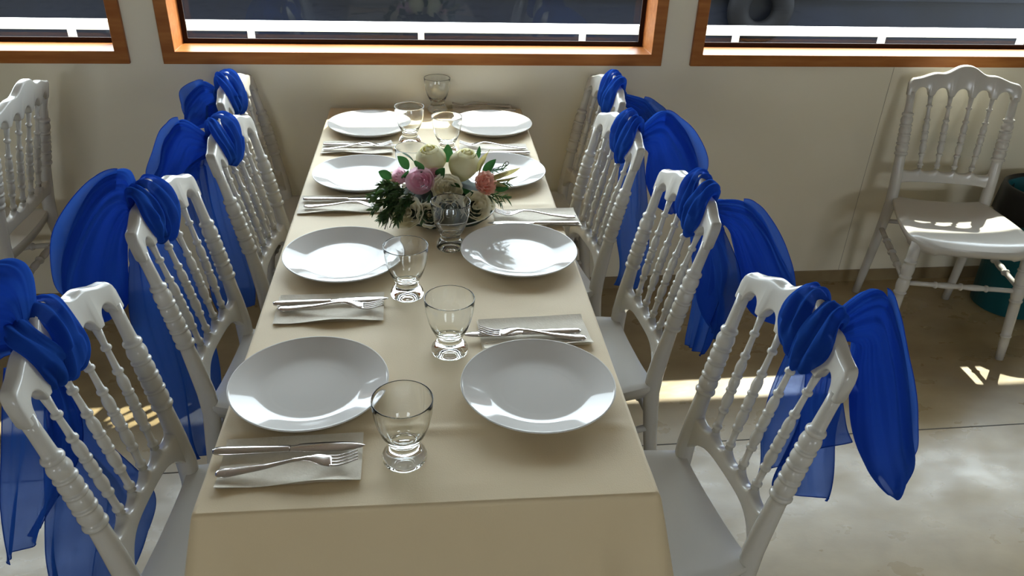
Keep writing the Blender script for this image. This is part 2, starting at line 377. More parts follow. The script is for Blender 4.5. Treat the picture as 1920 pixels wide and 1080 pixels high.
def make_chair(name, label, loc, rz, wide=1.0):
    t = empty(name, label, 'chair', loc, rz)
    pm = M['plastic']
    # seat
    mb = MB(); nu, nv = 28, 26; top = []; bot = []
    def hw(v):
        h = .163+.045*sin(min(v*1.25, 1)*pi/2)
        if v > .80: h *= sqrt(max(0, 1-((v-.80)/.22)**2.4))**.55
        return h
    for j in range(nv+1):
        v = j/nv; row = []
        for i in range(nu+1):
            uu = -1+2*i/nu; h = hw(v)
            y = uu*h; x = .405*v + .018*(1-uu*uu)*max(0, (v-.5)*2)**2 - .012
            z = .462+.014*abs(uu)**2.5*(1-v*.6) - .010*(1-uu*uu)*sin(pi*min(1, v*1.1)) + .012*max(0, v-.45)*(1-abs(uu)**2)
            e = max(0, (v-.84)/.16); z -= .016*e*e
            e2 = max(0, (abs(uu)-.86)/.14); z -= .006*e2**2
            row.append((x, y, z))
        top.append(row)
    mb.grid(top, True)
    edge = [top[0][i] for i in range(nu+1)]+[top[j][nu] for j in range(1, nv+1)]+[top[nv][i] for i in range(nu-1, -1, -1)]+[top[j][0] for j in range(nv-1, 0, -1)]
    cx, cy = .19, 0
    def ringat(s, dz, arc):
        out = []
        for (x, y, z) in edge:
            a = arc*(1-(y/.21)**2) if x > .3 else arc*(1-((x-.19)/.22)**2)
            out.append((cx+(x-cx)*s, y*s, z-dz+max(0, a)))
        return out
    rings = [edge, ringat(1.008, .004, 0), ringat(1.008, .012, 0), ringat(.985, .022, 0), ringat(.955, .042, .010), ringat(.93, .042, .010), ringat(.9, .024, .004)]
    mb.loft([q[::-1] for q in rings], False); n = len(edge)
    mb.f.append(tuple(len(mb.v)-n+k for k in range(n)))
    mb.build('seat', pm, t)
    # top rail
    T = [(0, .970), (.06, .9692), (.12, .9665), (.18, .961), (.24, .953), (.30, .9455), (.36, .9405), (.41, .939), (.47, .9392), (.53, .9392), (.58, .9375), (.66, .932), (.78, .923), (.88, .9185), (.94, .9165), (.975, .911), (1, .900)]
    js = [-.162] + list(SPT) + [.162]
    def Bz(y):
        for a, b in zip(js, js[1:]):
            if a <= y <= b:
                g = .0095; a2, b2 = a+g, b-g
                if y <= a2 or y >= b2: return .857
                q = (2*y-a2-b2)/(b2-a2); return .857+.030*sqrt(max(0, 1-q*q))
        return .855
    cols = []
    for k in range(97):
        uu = -1+2*k/96; y = uu*.176
        th = .026 if abs(uu) < .93 else .026*(.75+.25*sqrt(max(0, 1-((abs(uu)-.93)/.075)**2)))
        cols.append((y, Bz(y), interp(T, abs(uu)), (lambda b: (lambda z: lean(z)+b))(bow(y)), th))
    MB().loft(flat_loft(cols)).build('top_rail', pm, t)
    # lower rail
    js2 = [-.150] + list(SPB) + [.150]; cols = []
    for k in range(85):
        uu = -1+2*k/84; y = uu*.153
        z = .590
        for a, b in zip(js2, js2[1:]):
            if a <= y <= b:
                q = (2*y-a-b)/(b-a); z = .590-.016*sqrt(max(0, 1-q*q))
        zt = z+.035*max(0, (abs(uu)-.90)/.10)**2
        zb = .545-.075*abs(uu)**4.5 if wide == 1 else .535-.012*abs(uu)**6
        cols.append((y, zb, zt, (lambda b: (lambda z: lean(z)+b))(bow(y)*.8), .024))
    MB().loft(flat_loft(cols)).build('lower_rail', pm, t)
    # spindles
    pr = [(.588, .0085)]+bead(.600, .0068, .0100, .005)+[(.625, .0068)]+bead(.640, .0075, .0105, .005)+bulb(.648, .682, .0072, .0112)+bead(.688, .0085, .0112, .004)+bulb(.694, .716, .0085, .0108)+bead(.722, .0085, .0112, .004)+bulb(.728, .756, .0082, .0105)+[(.757, .0075)]+bead(.768, .0068, .0102, .005)+[(.79, .0062), (.808, .0058)]+bead(.818, .0060, .0098, .005)+[(.835, .0066), (.862, .0085)]
    for a, b in zip(SPT, SPB):
        def path(z, a=a, b=b):
            q = (z-.588)/(.862-.588); y = lerp(b, a, q); return (lean(z)+bow(y)*lerp(.8, 1, q), y, z)
        turned(pr, path, 12).build('spindle', pm, t)
    # rear legs with turned back posts
    for s in (-1, 1):
        def path(z, s=s):
            y = .152+.012*max(0, (z-.46)/.44) + (.010*((.46-z)/.46) if z < .46 else 0)
            return (lean(z), s*y, z)
        q = [(0, (.0135, .0135)), (.1, (.015, .0145)), (.3, (.018, .0165)), (.44, (.021, .018)), (.50, (.021, .0185)), (.56, (.0195, .018)), (.625, .0165)]
        q += bead(.640, .0165, .0215, .006)+bulb(.648, .672, .0165, .0205)+bead(.678, .017, .0208, .004)+bulb(.684, .706, .017, .0202)+bead(.711, .0165, .0202, .004)+bulb(.717, .739, .0165, .0198)+bead(.745, .016, .02, .004)+bulb(.751, .777, .0155, .0195)+bead(.786, .0138, .0185, .006)
        q += [(.80, .0130), (.84, .0122), (.868, .0125)]
        turned(q, path, 18).build('rear_leg', pm, t)
    # front legs
    for s in (-1, 1):
        def path(z, s=s): q = (.44-z)/.44; return (.350+.035*q, s*(.168+.022*q), z)
        q = [(0, .0125), (.07, .0150)]+bead(.10, .0152, .0172, .004)+[(.13, .0158), (.22, .0165)]+bead(.245, .0165, .020, .005)+bulb(.252, .30, .017, .0205)+bead(.306, .0165, .020, .005)+bulb(.313, .36, .0165, .020)+bead(.367, .0165, .020, .005)+[(.39, .0175), (.445, .0175)]
        turned(q, path, 16).build('front_leg', pm, t)
    # stretchers
    def stretch(p, q):
        p, q = Vector(p), Vector(q)
        pr = [(0, .009), (.2, .009)]+bead(.28, .009, .0135, .015)+bulb(.30, .46, .009, .012)+bead(.5, .009, .0145, .015)+bulb(.54, .70, .009, .012)+bead(.72, .009, .0135, .015)+[(.8, .009), (1, .009)]
        MB().tube([p.lerp(q, a) for a, _ in pr], [b for _, b in pr], 10).build('stretcher', pm, t)
    stretch((.362, -.176, .283), (.362, .176, .283))
    for s in (-1, 1): stretch((lean(.33), s*.156, .33), (.362, s*.176, .292))
    stretch((lean(.36), -.154, .36), (lean(.36), .154, .36))
    if wide != 1:                                                # broader bare-chair pattern: widen every part's mesh
        for q in t.children:
            for v in q.data.vertices: v.co.y *= wide if q.name.split('.')[0] != 'seat' else 1+(wide-1)*.4
    return t
R_, L_ = pi, 0.0
chairs = {}
ch0 = make_chair('dining_chair', 'white sashed chair nearest the camera on the right of the table', (.525, -1.70, FZ), R_+radians(6))
chairs['R1'] = ch0
G = 'white spindle back chairs along the table'
ch0['group'] = G
def chair(key, x, y, rz, label, group=G):
    chairs[key] = dup(ch0, (x, y, FZ), rz, label, group)
chair('R2', .505, -1.135, R_+radians(3), 'white sashed chair second from the camera on the right of the table')
chair('R3', .455, -.655, R_+radians(6), 'white sashed chair third from the camera on the right of the table')
chair('R4', .515, -.215, R_+radians(5), 'white sashed chair against the window wall on the right of the table')
chair('L1', -.55, -1.66, -radians(5), 'white sashed chair nearest the camera on the left of the table')
chair('L2', -.525, -1.13, -radians(6), 'white sashed chair second from the camera on the left of the table')
chair('L3', -.46, -.67, -radians(6), 'white sashed chair third from the camera on the left of the table')
chair('L4', -.525, -.215, -radians(5), 'white sashed chair against the window wall on the left of the table')
wr = make_chair('dining_chair', 'bare white chair without a sash standing below the right window', (2.0, -.205, FZ), radians(-102.8), 1.16)
wr['group'] = 'bare white chairs by the wall'; chairs['WR'] = wr
chairs['WL'] = dup(wr, (-1.335, -.31, FZ), pi, 'bare white chair without a sash below the left window, turned away leftward')

# ------------------------------------------------------------------ plates
def plate_mb():
    SL = [(0, 0), (.064, 0), (.068, 3.0), (.072, 1.0), (.078, 2.0), (.083, 6), (.090, 14.5), (.096, 19), (.106, 20.5), (.1345, 21)]
    prof = [(0, .0045), (.03, .0045)]; z = .0045; q = .060; st = .001
    while q < .1345:
        prof.append((q, z)); z += st*math.tan(radians(interp(SL, q+st/2))); q += st
    prof += [(.1350, z+.0002), (.1364, z+.0005), (.1374, z+.0002), (.1378, z-.0008), (.1372, z-.0020), (.1345, z-.0036)]
    prof += [(.122, .0105), (.108, .0062), (.096, .0030), (.086, .0018), (.079, .0016), (.077, .0), (.073, .0), (.071, .0016), (0, .0016)]
    return MB().lathe(prof, 72)
PL = {'L1': (-.252, -1.678), 'R1': (.148, -1.715), 'L2': (-.222, -1.193), 'R2': (.182, -1.193), 'L3': (-.203, -.695), 'R3': (.188, -.686), 'L4': (-.196, -.248), 'R4': (.212, -.253)}
ORD = {'1': 'nearest the camera', '2': 'second from the camera', '3': 'third from the camera', '4': 'nearest the window wall'}
SIDE = {'L': 'left', 'R': 'right'}
pm = plate_mb().mesh('dinner_plate', M['ceramic'])
for k, (x, y) in PL.items():
    o = bpy.data.objects.new('dinner_plate', pm); C.objects.link(o); o.location = (x, y, TZ+.0012)
    tag(o, 'round white dinner plate %s on the %s side of the table' % (ORD[k[1]], SIDE[k[0]]), 'plate', 'white dinner plates on the tablecloth')

# ------------------------------------------------------------------ glasses
gp = [(0, .0065), (.012, .0058), (.022, .0030), (.027, .0004), (.031, 0), (.0338, .0015), (.0352, .005), (.0350, .010), (.0325, .016), (.0270, .0215), (.0235, .026), (.0228, .0295), (.0240, .034), (.0295, .044), (.0360, .058), (.0415, .075), (.0450, .092), (.0465, .107), (.0469, .1178), (.0466, .1195),
      (.0458, .1195), (.0456, .1178), (.0452, .107), (.0437, .092), (.0401, .075), (.0345, .058), (.0275, .0465), (.0205, .040), (.012, .0370), (0, .0362)]
gm = MB().lathe(gp, 56).mesh('drinking_glass', M['glass'])
GL = {'L1': (-.088, -1.868), 'L2': (-.080, -1.357), 'L3': (-.060, -.765), 'L4': (-.064, -.388), 'R1': (-.001, -1.575), 'R2': (.025, -1.135), 'R3': (.049, -.492), 'R4': (.037, -.055)}
for k, (x, y) in GL.items():
    o = bpy.data.objects.new('drinking_glass', gm); C.objects.link(o); o.location = (x, y, TZ+.0014)
    tag(o, 'footed clear glass %s, set for the %s row' % (ORD[k[1]], SIDE[k[0]]), 'glass', 'empty glasses down the middle of the table')

# ------------------------------------------------------------------ napkins and cutlery
def napkin_mb(seed):
    rnd = random.Random(seed); mb = MB(); W, D = .215, .108
    for lay in range(2):
        rows = []; nx, ny = 22, 10; off = rnd.uniform(-.004, .004); lift = rnd.uniform(.002, .006)
        for j in range(ny+1):
            row = []
            for i in range(nx+1):
                a, b = i/nx, j/ny
                z = .0012+lay*.0016+.0012*noise.noise(Vector((a*4+seed, b*3, lay)))*.6
                z += lift*(lay+.3)*max(0, 1-b/.25)**2*(.5+.5*sin(a*7+seed)) + .0035*lay*max(0, (b-.8)/.2)**2
                row.append(((a-.5)*W+off*lay, (b-.5)*D-.003*lay+.003*(1-lay)*noise.noise(Vector((a*6, seed, 3))), z))
            rows.append(row)
        n = len(mb.v); mb.grid(rows); low = [[(p[0], p[1], p[2]-.0006) for p in q] for q in rows]; mb.grid(low, True)
    return mb
def fork(name):
    root = bpy.data.objects.new(name, None); C.objects.link(root); root.empty_display_size = .03
    Zt = [(0, .004), (.02, .0035), (.07, .0075), (.115, .0150), (.135, .0160), (.150, .0125), (.165, .0065), (.180, .0045), (.195, .0075), (.212, .0135)]
    Wt = [(0, .005), (.004, .0088), (.012, .0108), (.03, .0098), (.07, .0064), (.10, .0046), (.128, .0044), (.140, .0066), (.150, .0112), (.158, .0136), (.172, .0140)]
    pts = [k*.172/43 for k in range(44)]
    mb = MB().tube([(x, 0, interp(Zt, x)) for x in pts], [(lerp(.0022, .0014, x/.17), interp(Wt, x)) for x in pts], 12)
    # tube frame: first radius is vertical, second lateral
    mb.build('handle', M['steel'], root)
    tn = MB()
    for q in (-1.5, -.5, .5, 1.5):
        xs = [.168+k*.044/10 for k in range(11)]
        tn.tube([(x, q*lerp(.0072, .0068, (x-.168)/.044), interp(Zt, x)) for x in xs], [(.0013, lerp(.0026, .0014, k/10)) for k in range(11)], 8)
    tn.build('tines', M['steel'], root)
    return root
def knife(name):
    root = bpy.data.objects.new(name, None); C.objects.link(root); root.empty_display_size = .03
    xs = [k*.118/30 for k in range(31)]
    W = [(0, .0035), (.004, .0080), (.012, .0098), (.03, .0102), (.08, .0090), (.118, .0074)]
    MB().tube([(x, 0, .0042) for x in xs], [(lerp(.0036, .0028, x/.118), interp(W, x)) for x in xs], 12).build('handle', M['steel'], root)
    xs = [.116+k*.119/34 for k in range(35)]
    Wb = [(.116, .0066), (.125, .0074), (.140, .0102), (.17, .0116), (.20, .0112), (.22, .0084), (.230, .0045), (.235, .0008)]
    MB().tube([(x, .0012 if x > .13 else 0, .0042) for x in xs], [(.0011, interp(Wb, x)) for x in xs], 10).build('blade', M['steel'], root)
    return root
NAP = {'L1': (-.262, -1.857, 0), 'L2': (-.240, -1.402, 0), 'L3': (-.252, -.873, 0), 'L4': (-.226, -.437, 0), 'R1': (.168, -1.522, 2), 'R2': (.255, -.985, 1), 'R3': (.200, -.478, 0), 'R4': (.200, -.056, 0)}
FK = {'L1': (-.371, -1.887, -.158, -1.872), 'L2': (-.341, -1.410, -.13, -1.413), 'L3': (-.343, -.898, -.13, -.902), 'L4': (-.331, -.466, -.12, -.430),
      'R1': (.268, -1.560, .056, -1.527), 'R2': (.358, -.997, .150, -.965), 'R3': (.300, -.473, .092, -.436), 'R4': (.304, -.030, .095, -.020)}
KN = {'L1': (-.385, -1.836, -.148, -1.843), 'L2': (-.354, -1.390, -.12, -1.384), 'L3': (-.350, -.851, -.115, -.857), 'L4': (-.334, -.422, -.10, -.438),
      'R1': (.262, -1.535, .028, -1.531), 'R2': (.360, -1.034, .125, -1.022), 'R3': (.306, -.514, .072, -.509), 'R4': (.317, -.080, .085, -.088)}
fk0 = fork('fork'); kn0 = knife('table_knife'); first = True
for k in NAP:
    x, y, a = NAP[k]; where = 'set %s on the %s side of the table' % (ORD[k[1]], SIDE[k[0]])
    o = napkin_mb(ord(k[0])*3+int(k[1])).build('paper_napkin', M['paper']); o.location = (x, y, TZ+.0012); o.rotation_euler.z = radians(a)+(pi if k[0] == 'R' else 0)
    if k[0] == 'R': o.rotation_euler.z = radians(a)
    tag(o, 'white paper napkin %s' % where, 'napkin', 'folded paper napkins beside the plates')
    for src, tab, cat, lab, up in ((fk0, FK, 'fork', 'steel fork', .0062), (kn0, KN, 'knife', 'steel table knife', .0062)):
        a, b, c, d = tab[k]; rz = math.atan2(d-b, c-a)
        if first: q = src; q.location = (a, b, TZ+up); q.rotation_euler.z = rz
        else: q = dup(src, (a, b, TZ+up), rz, '')
        tag(q, '%s %s' % (lab, where), cat, 'steel %s set at the places' % ('forks' if cat == 'fork' else 'knives'))
    first = False

# ------------------------------------------------------------------ sashes
BAG = {
'R1':[(0.694,0.864,0.707,0.909),(0.738,0.823,0.745,0.949),(0.758,0.749,0.810,0.900),(0.783,0.644,0.875,0.767),(0.811,0.573,0.928,0.634),(0.856,0.498,0.961,0.541),(0.895,0.442,0.939,0.458)],
'R2':[(0.673,0.827,0.681,0.886),(0.718,0.779,0.732,0.875),(0.766,0.672,0.800,0.840),(0.790,0.583,0.869,0.746),(0.834,0.526,0.920,0.667),(0.906,0.491,0.952,0.593)],
'R3':[(0.599,0.864,0.608,0.921),(0.641,0.810,0.672,0.948),(0.645,0.750,0.755,0.903),(0.655,0.698,0.827,0.791),(0.685,0.640,0.828,0.716),(0.717,0.616,0.766,0.639)],
'R4':[(0.696,0.828,0.706,0.873),(0.714,0.786,0.764,0.851),(0.727,0.755,0.817,0.809),(0.760,0.722,0.858,0.766),(0.802,0.702,0.857,0.731)],
'L1':[(-0.647,0.920,-0.668,0.853),(-0.665,0.993,-0.702,0.850),(-0.719,1.009,-0.755,0.820),(-0.772,0.969,-0.795,0.768),(-0.819,0.866,-0.826,0.701),(-0.839,0.770,-0.842,0.690)],
'L2':[(-0.661,0.867,-0.648,0.930),(-0.676,0.855,-0.671,0.966),(-0.699,0.810,-0.737,0.960),(-0.717,0.729,-0.814,0.874),(-0.727,0.659,-0.864,0.785),(-0.735,0.627,-0.883,0.679),(-0.759,0.616,-0.840,0.624)],
'L3':[(-0.632,0.869,-0.629,0.924),(-0.632,0.816,-0.671,0.941),(-0.646,0.761,-0.723,0.912),(-0.682,0.735,-0.754,0.835),(-0.717,0.710,-0.789,0.779),(-0.744,0.704,-0.778,0.736)],
'L4':[(-0.689,0.848,-0.677,0.909),(-0.698,0.784,-0.726,0.912),(-0.713,0.751,-0.789,0.869),(-0.752,0.744,-0.803,0.822),(-0.781,0.755,-0.796,0.784)]}
TAIL = {
'R1':[[(0.700,-1.565,0.760, 0.700,-1.739,0.851),(0.700,-1.525,0.567, 0.700,-1.741,0.769),(0.700,-1.515,0.420, 0.700,-1.790,0.710),(0.700,-1.563,0.367, 0.700,-1.808,0.675)],[(0.700,-1.593,0.753, 0.700,-1.714,0.822),(0.700,-1.643,0.602, 0.700,-1.748,0.713),(0.700,-1.609,0.395, 0.700,-1.774,0.619),(0.700,-1.619,0.375, 0.700,-1.813,0.534)]],
'R2':[[(0.665,-1.011,0.723, 0.692,-1.139,0.792),(0.677,-1.066,0.607, 0.713,-1.239,0.732),(0.693,-1.144,0.521, 0.716,-1.253,0.635),(0.704,-1.197,0.518, 0.715,-1.250,0.523)],[(0.665,-1.010,0.707, 0.691,-1.134,0.767),(0.672,-1.042,0.594, 0.700,-1.177,0.668),(0.675,-1.061,0.469, 0.700,-1.177,0.542),(0.677,-1.070,0.395, 0.695,-1.155,0.412)]],
'R3':[[(0.574,-0.576,0.781, 0.618,-0.675,0.825),(0.578,-0.587,0.579, 0.636,-0.717,0.672),(0.586,-0.603,0.433, 0.653,-0.755,0.529),(0.592,-0.618,0.336, 0.648,-0.744,0.387)]],
'R4':[[(0.649,-0.102,0.799, 0.675,-0.185,0.824),(0.654,-0.119,0.705, 0.685,-0.216,0.747),(0.659,-0.132,0.629, 0.690,-0.232,0.664)]],
'L1':[[(-0.750,-1.651,0.807, -0.726,-1.535,0.728),(-0.760,-1.699,0.721, -0.720,-1.507,0.585),(-0.770,-1.746,0.621, -0.731,-1.559,0.507),(-0.780,-1.795,0.497, -0.758,-1.690,0.472)],[(-0.730,-1.556,0.737, -0.719,-1.505,0.700),(-0.740,-1.602,0.639, -0.714,-1.478,0.522),(-0.752,-1.659,0.521, -0.689,-1.360,0.235),(-0.762,-1.708,0.422, -0.704,-1.433,0.158),(-0.767,-1.730,0.347, -0.721,-1.513,0.110)]],
'L2':[[(-0.702,-1.154,0.731, -0.644,-1.024,0.761),(-0.716,-1.186,0.622, -0.612,-0.952,0.547),(-0.715,-1.184,0.516, -0.610,-0.947,0.383),(-0.707,-1.165,0.340, -0.616,-0.961,0.257),(-0.692,-1.131,0.187, -0.642,-1.018,0.144),(-0.681,-1.107,0.102, -0.663,-1.067,0.090)]],
'L3':[[(-0.660,-0.810,0.813, -0.600,-0.676,0.806),(-0.667,-0.825,0.714, -0.591,-0.654,0.668),(-0.650,-0.788,0.565, -0.585,-0.641,0.541),(-0.645,-0.777,0.420, -0.576,-0.621,0.383),(-0.633,-0.750,0.329, -0.579,-0.627,0.305)]],
'L4':[[(-0.710,-0.263,0.832, -0.683,-0.178,0.824),(-0.716,-0.282,0.768, -0.681,-0.170,0.758),(-0.717,-0.287,0.698, -0.687,-0.189,0.690)]]}
BY = {'R1': -1.70, 'R2': -1.13, 'R3': -.655, 'R4': -.20, 'L1': -1.67, 'L2': -1.15, 'L3': -.70, 'L4': -.20}
DEP = {'R1': .055, 'R2': .07, 'R3': .065, 'R4': .05, 'L1': .07, 'L2': .085, 'L3': .06, 'L4': .055}
def sash(k, label):
    rnd = random.Random(k); s = 1 if k[0] == 'R' else -1
    c = chairs[k]; CM = Matrix.Translation(c.location) @ Matrix.Rotation(c.rotation_euler.z, 4, 'Z')
    kn = CM @ Vector((-.122, .034 if k[0] == 'R' else -.034, .895))
    root = empty('chair_sash', label, 'sash', kn, 0, 'blue organza sashes tied on the chairs')
    om = M['organza']
    # wrap round the rail: bunched gathers
    sh = .034*(1 if k[0] == 'R' else -1)
    def fold(a, b, c): return noise.noise(Vector((a, b, c)))
    ph = rnd.uniform(0, 6); wb = MB(); n = 80; mseg = 40
    for side, hb, push, zo in ((-1, .034, .0, .004), (1, .038, .0045, -.004)):
        rings = []
        for i in range(n):
            a = 2*pi*i/n; ring = []
            op = .5+.5*cos(a)                                    # open on the table side, drawn together at the knot
            cy_ = side*(.010+.026*op)+.006*sin(2*a+ph+side)
            hw_ = hb*(.62+.38*op)+.004*sin(3*a+ph)
            for j in range(mseg):
                b = 2*pi*j/mseg; q = cos(b)
                if sin(b) >= 0:
                    lay = (1-q**4)
                    rad = .0025+push+lay*(.004+.0075*abs(sin(q*3.4+side*.9*sin(a+ph)+ph+side)) + .008*fold(q*2.1+a*.5, ph+side*3, sin(a)*1.1)+.0025*fold(q*7+a*.9, ph+4, cos(a)))
                else: rad = -.0015
                tw_ = side*.010*sin(a)*(.4+op)
                ex, ez = .0185+max(rad, -.0015), .053+max(rad, -.0015)
                z = .908+zo+ez*sin(a); x = lean(z)+ex*cos(a)-.010
                ring.append(CM @ Vector((x, q*hw_+cy_+tw_+sh, z)) - kn)
            rings.append(ring)
        wb.loft(rings, False, True)
    wb.build('wrap', om, root)
    # knot
    rings = []
    for i in range(17):
        t = i/16; q = sqrt(max(.0, sin(pi*(.04+.92*t))))
        cc = Vector((s*(-.012+.046*t), 0, .010-.006*t)); ring = []
        for j in range(40):
            b = 2*pi*j/40; rr = (.026+.005*sin(3*b+4*t+ph)+.009*fold(cos(b)*1.6+ph, sin(b)*1.6, t*2)+.0025*sin(9*b+5*t))*q
            ring.append(cc+Vector((s*.2*rr*sin(b), rr*cos(b), rr*1.1*sin(b))))
        rings.append(ring)
    MB().loft(rings).build('knot', om, root)
    # loop: gathered pouch of two layers with an open mouth
    k0 = Vector((kn.x+s*.012, kn.z, 0))
    P = [k0+Vector((0, -.016, 0))]+[Vector((a, b, 0)) for a, b, _, _ in BAG[k]][1:]; Q = [k0+Vector((0, .016, 0))]+[Vector((c_, d_, 0)) for _, _, c_, d_ in BAG[k]][1:]
    nn = 60; A = catmull(P, nn); B = catmull(Q, nn); rings = []; m2 = 110
    for i in range(nn):
        B[i] = B[i]+(A[i]-B[i]).normalized()*min(.024*min(1, i/nn*3), (A[i]-B[i]).length*.25)
    y0 = BY[k]
    for i in range(nn):
        t = i/(nn-1); cen = (A[i]+B[i])/2; maj = (B[i]-A[i])/2
        end = .42+.58*sqrt(max(0, 1-((t-.84)/.16)**2)) if t > .84 else 1
        d = DEP[k]*(.3+.7*min(1, t*2.2))*(.30+.70*end)
        yk = lerp(kn.y, y0, min(1, t*3)); ring = []
        for j in range(m2):
            a = 2*pi*j/m2
            ca, sa = cos(a), sin(a)
            g = max(0, 1-t*1.5)
            pl = .22*fold(ca*1.3+ph, sa*1.3, t*2.0)+(.10+.08*g)*fold(ca*2.6+ph+7, sa*2.6, t*1.5)+(.012+.12*g)*fold(ca*7+ph, sa*7+3, t*.8)+.05*g*sin(13*a+ph)
            wy = 1+pl*1.7; wx = 1+pl*.55-.03
            p = cen+maj*ca*wx*end
            ring.append(Vector((p.x, yk+d*sa*wy, p.y))-kn)
        rings.append(ring)
    lo = MB().loft(rings, False).build('loop', om, root)
    MB().tube(rings[-1]+rings[-1][:2], .0010, 6, False).build('hem', om, lo)
    fin = []; i0 = int(nn*.22)
    for i in range(i0, nn):
        t = (i-i0)/(nn-1-i0); maj = (B[i]-A[i])/2; cen = (A[i]+B[i])/2; L_m = max(maj.length, .001); row = []
        out = (.004+.030*sin(pi*min(1, t*.9+.08))**.8)*(.8+.4*fold(t*3, ph, 2))
        for j in range(9):
            q = j/8; p = cen+maj*(.55+.40*q)+maj/L_m*out*q
            row.append(Vector((p.x, lerp(kn.y, y0, min(1, i/nn*3))-DEP[k]*.45*(1-q)+.008*fold(t*4, q*2, ph), p.y))-kn)
        fin.append(row)
    MB().grid(fin).tube([q[-1] for q in fin], .0009, 6).build('sheer_edge', om, lo)
    # hanging tails
    for ti, T in enumerate(TAIL[k]):
        A = catmull([Vector(q[:3]) for q in T], 40); B = catmull([Vector(q[3:]) for q in T], 40); rows = []
        top = kn
        for i in range(40):
            t = i/39; row = []; ax = (B[i]-A[i]); nrm = Vector((1, 0, 0)) if k[0] == 'R' else Vector((-1, 0, 0))
            for j in range(49):
                q = j/48
                off = (.003+.010*t)*sin(q*(11+3*ti)+ph+1.5*t)+(.008+.018*t)*noise.noise(Vector((q*5+ph, t*2, ti*5+1)))+.006*noise.noise(Vector((q*14+ph, t*1.5, ti)))+.005*(1-t)*sin(q*31+ph)
                p = A[i]+ax*q+nrm*(off+.012*ti)
                row.append(p-kn)
            rows.append(row)
        # gather the upper edge into the knot
        gath = []
        for g in range(10):
            tt = g/10; row = []
            for j in range(49):
                q = j/48; e = Vector(rows[0][j]); st = Vector((s*.012, (q-.5)*.05*(-1 if k[0] == 'R' else 1), -.012+.008*sin(q*20)))
                p = st.lerp(e, tt**.8); p.x += s*.010*sin(pi*tt)+.004*sin(q*31+ph)*tt
                row.append(p)
            gath.append(row)
        tl = MB().grid(gath+rows).build('tail', om, root)
        MB().tube([q[0] for q in rows]+rows[-1][1:-1]+[q[-1] for q in rows[::-1]], .0010, 6).build('hem', om, tl)
    return root
for k in ('R1', 'R2', 'R3', 'R4', 'L1', 'L2', 'L3', 'L4'):
    sash(k, 'sheer blue bow on the chair %s, %s of the table' % (ORD[k[1]], SIDE[k[0]]))

# ------------------------------------------------------------------ flower centrepiece
BC = Vector((.02, -.95, TZ+.0012))
fc = empty('flower_centerpiece', 'low bowl of ivory, mauve and peach artificial roses with greenery on the tablecloth', 'flowers', BC)
MB().lathe([(0, .0), (.055, 0), (.07, .002), (.09, .010), (.112, .020), (.128, .030), (.131, .0315), (.132, .030), (.129, .0265), (.112, .0165), (.09, .0065), (.07, .004), (0, .0035)][::-1], 64).build('bowl', M['ceramic'], fc)
ms = MB(); rows = []
for i in range(16):
    a = i/15; rr = .126*sin(a*pi/2); row = []
    for j in range(49):
        b = 2*pi*j/48; n_ = noise.noise(Vector((cos(b)*4*a, sin(b)*4*a, a*3)))
        row.append((rr*cos(b)*(1+.05*n_), rr*sin(b)*(1+.05*n_), .020+.075*cos(a*pi/2)+.012*n_))
    rows.append(row)
ms.grid(rows, True).build('moss', M['moss'], fc)
def aim(o, d, roll=0):
    o.rotation_mode = 'QUATERNION'; o.rotation_quaternion = Vector(d).normalized().to_track_quat('Z', 'Y') @ Matrix.Rotation(roll, 4, 'Z').to_quaternion()
def rose(name, m, p, d, R, H, layers=((.30, 3), (.55, 4), (.8, 5), (1.0, 6)), ruffle=.0, seed=1, flare=.25, cup=0.0):
    rnd = random.Random(seed); mb = MB()
    for li, (fr_, np_) in enumerate(layers):
        for k in range(np_):
            th = 2*pi*(k+.37*li)/np_+rnd.uniform(-.15, .15); span = pi/np_*(1.35+.5*cup); rows = []
            hh = H*(1.06-.16*fr_)*rnd.uniform(.94, 1.04); rj = R*fr_*rnd.uniform(.95, 1.03)
            for i in range(11):
                v = i/10; row = []
                for j in range(13):
                    uu = -1+2*j/12
                    rad = rj*(.25+.75*sin(min(1, v*1.15)*pi/2)**.8)*(1-.10*max(0, v-.6)*(1 if li < 2 else 0)) + flare*R*fr_*max(0, v-.72)**1.5*4*(.4+.6*(1-uu*uu))*.5
                    rad *= 1-cup*1.5*max(0, v-.5)**2*(1.2 if li else 1.4)
                    rad += ruffle*R*v*sin(uu*9+k*2+seed)
                    rad -= .05*R*abs(uu)**2*(-1 if j % 2 else 1)*0
                    z = hh*v*(1-.16*uu*uu*(1-.75*cup))-.18*H*max(0, v-.82)*flare*8*fr_
                    a = th+uu*span*(.55+.45*sin(v*pi*.62)) + li*.0
                    rad += .012*R*uu
                    row.append((rad*cos(a), rad*sin(a), z))
                rows.append(row)
            mb.grid(rows)
    # tight rolled heart
    rows = []
    for i in range(8):
        v = i/7; row = []
        for j in range(40):
            a = j/39*2.6*2*pi; rad = R*.20*(1-.72*j/39)*(.6+.4*v); row.append((rad*cos(a), rad*sin(a), H*(.25+(.75-.14*cup)*v)))
        rows.append(row)
    mb.grid(rows)
    o = mb.build(name, m, fc); o.location = Vector(p)-BC; aim(o, d, seed)
    return o
def off(p, d, H): return Vector(p)-Vector(d).normalized()*H*.5
d = (-.15, -.35, 1); rose('ivory_rose', M['ivory'], off((-.011, -.93, .888), d, .075), d, .043, .092, ((.35, 3), (.7, 4), (1.0, 4)), seed=2, flare=.05, cup=1.0)
d = (.22, -.32, 1); rose('ivory_rose', M['ivory'], off((.066, -.94, .876), d, .075), d, .044, .096, ((.35, 3), (.7, 4), (1.0, 4)), seed=5, flare=.05, cup=1.0)
d = (-.25, -1, .75); rose('mauve_rose', M['mauve'], off((-.04, -1.0, .864), d, .042), d, .033, .045, seed=3, flare=.3)
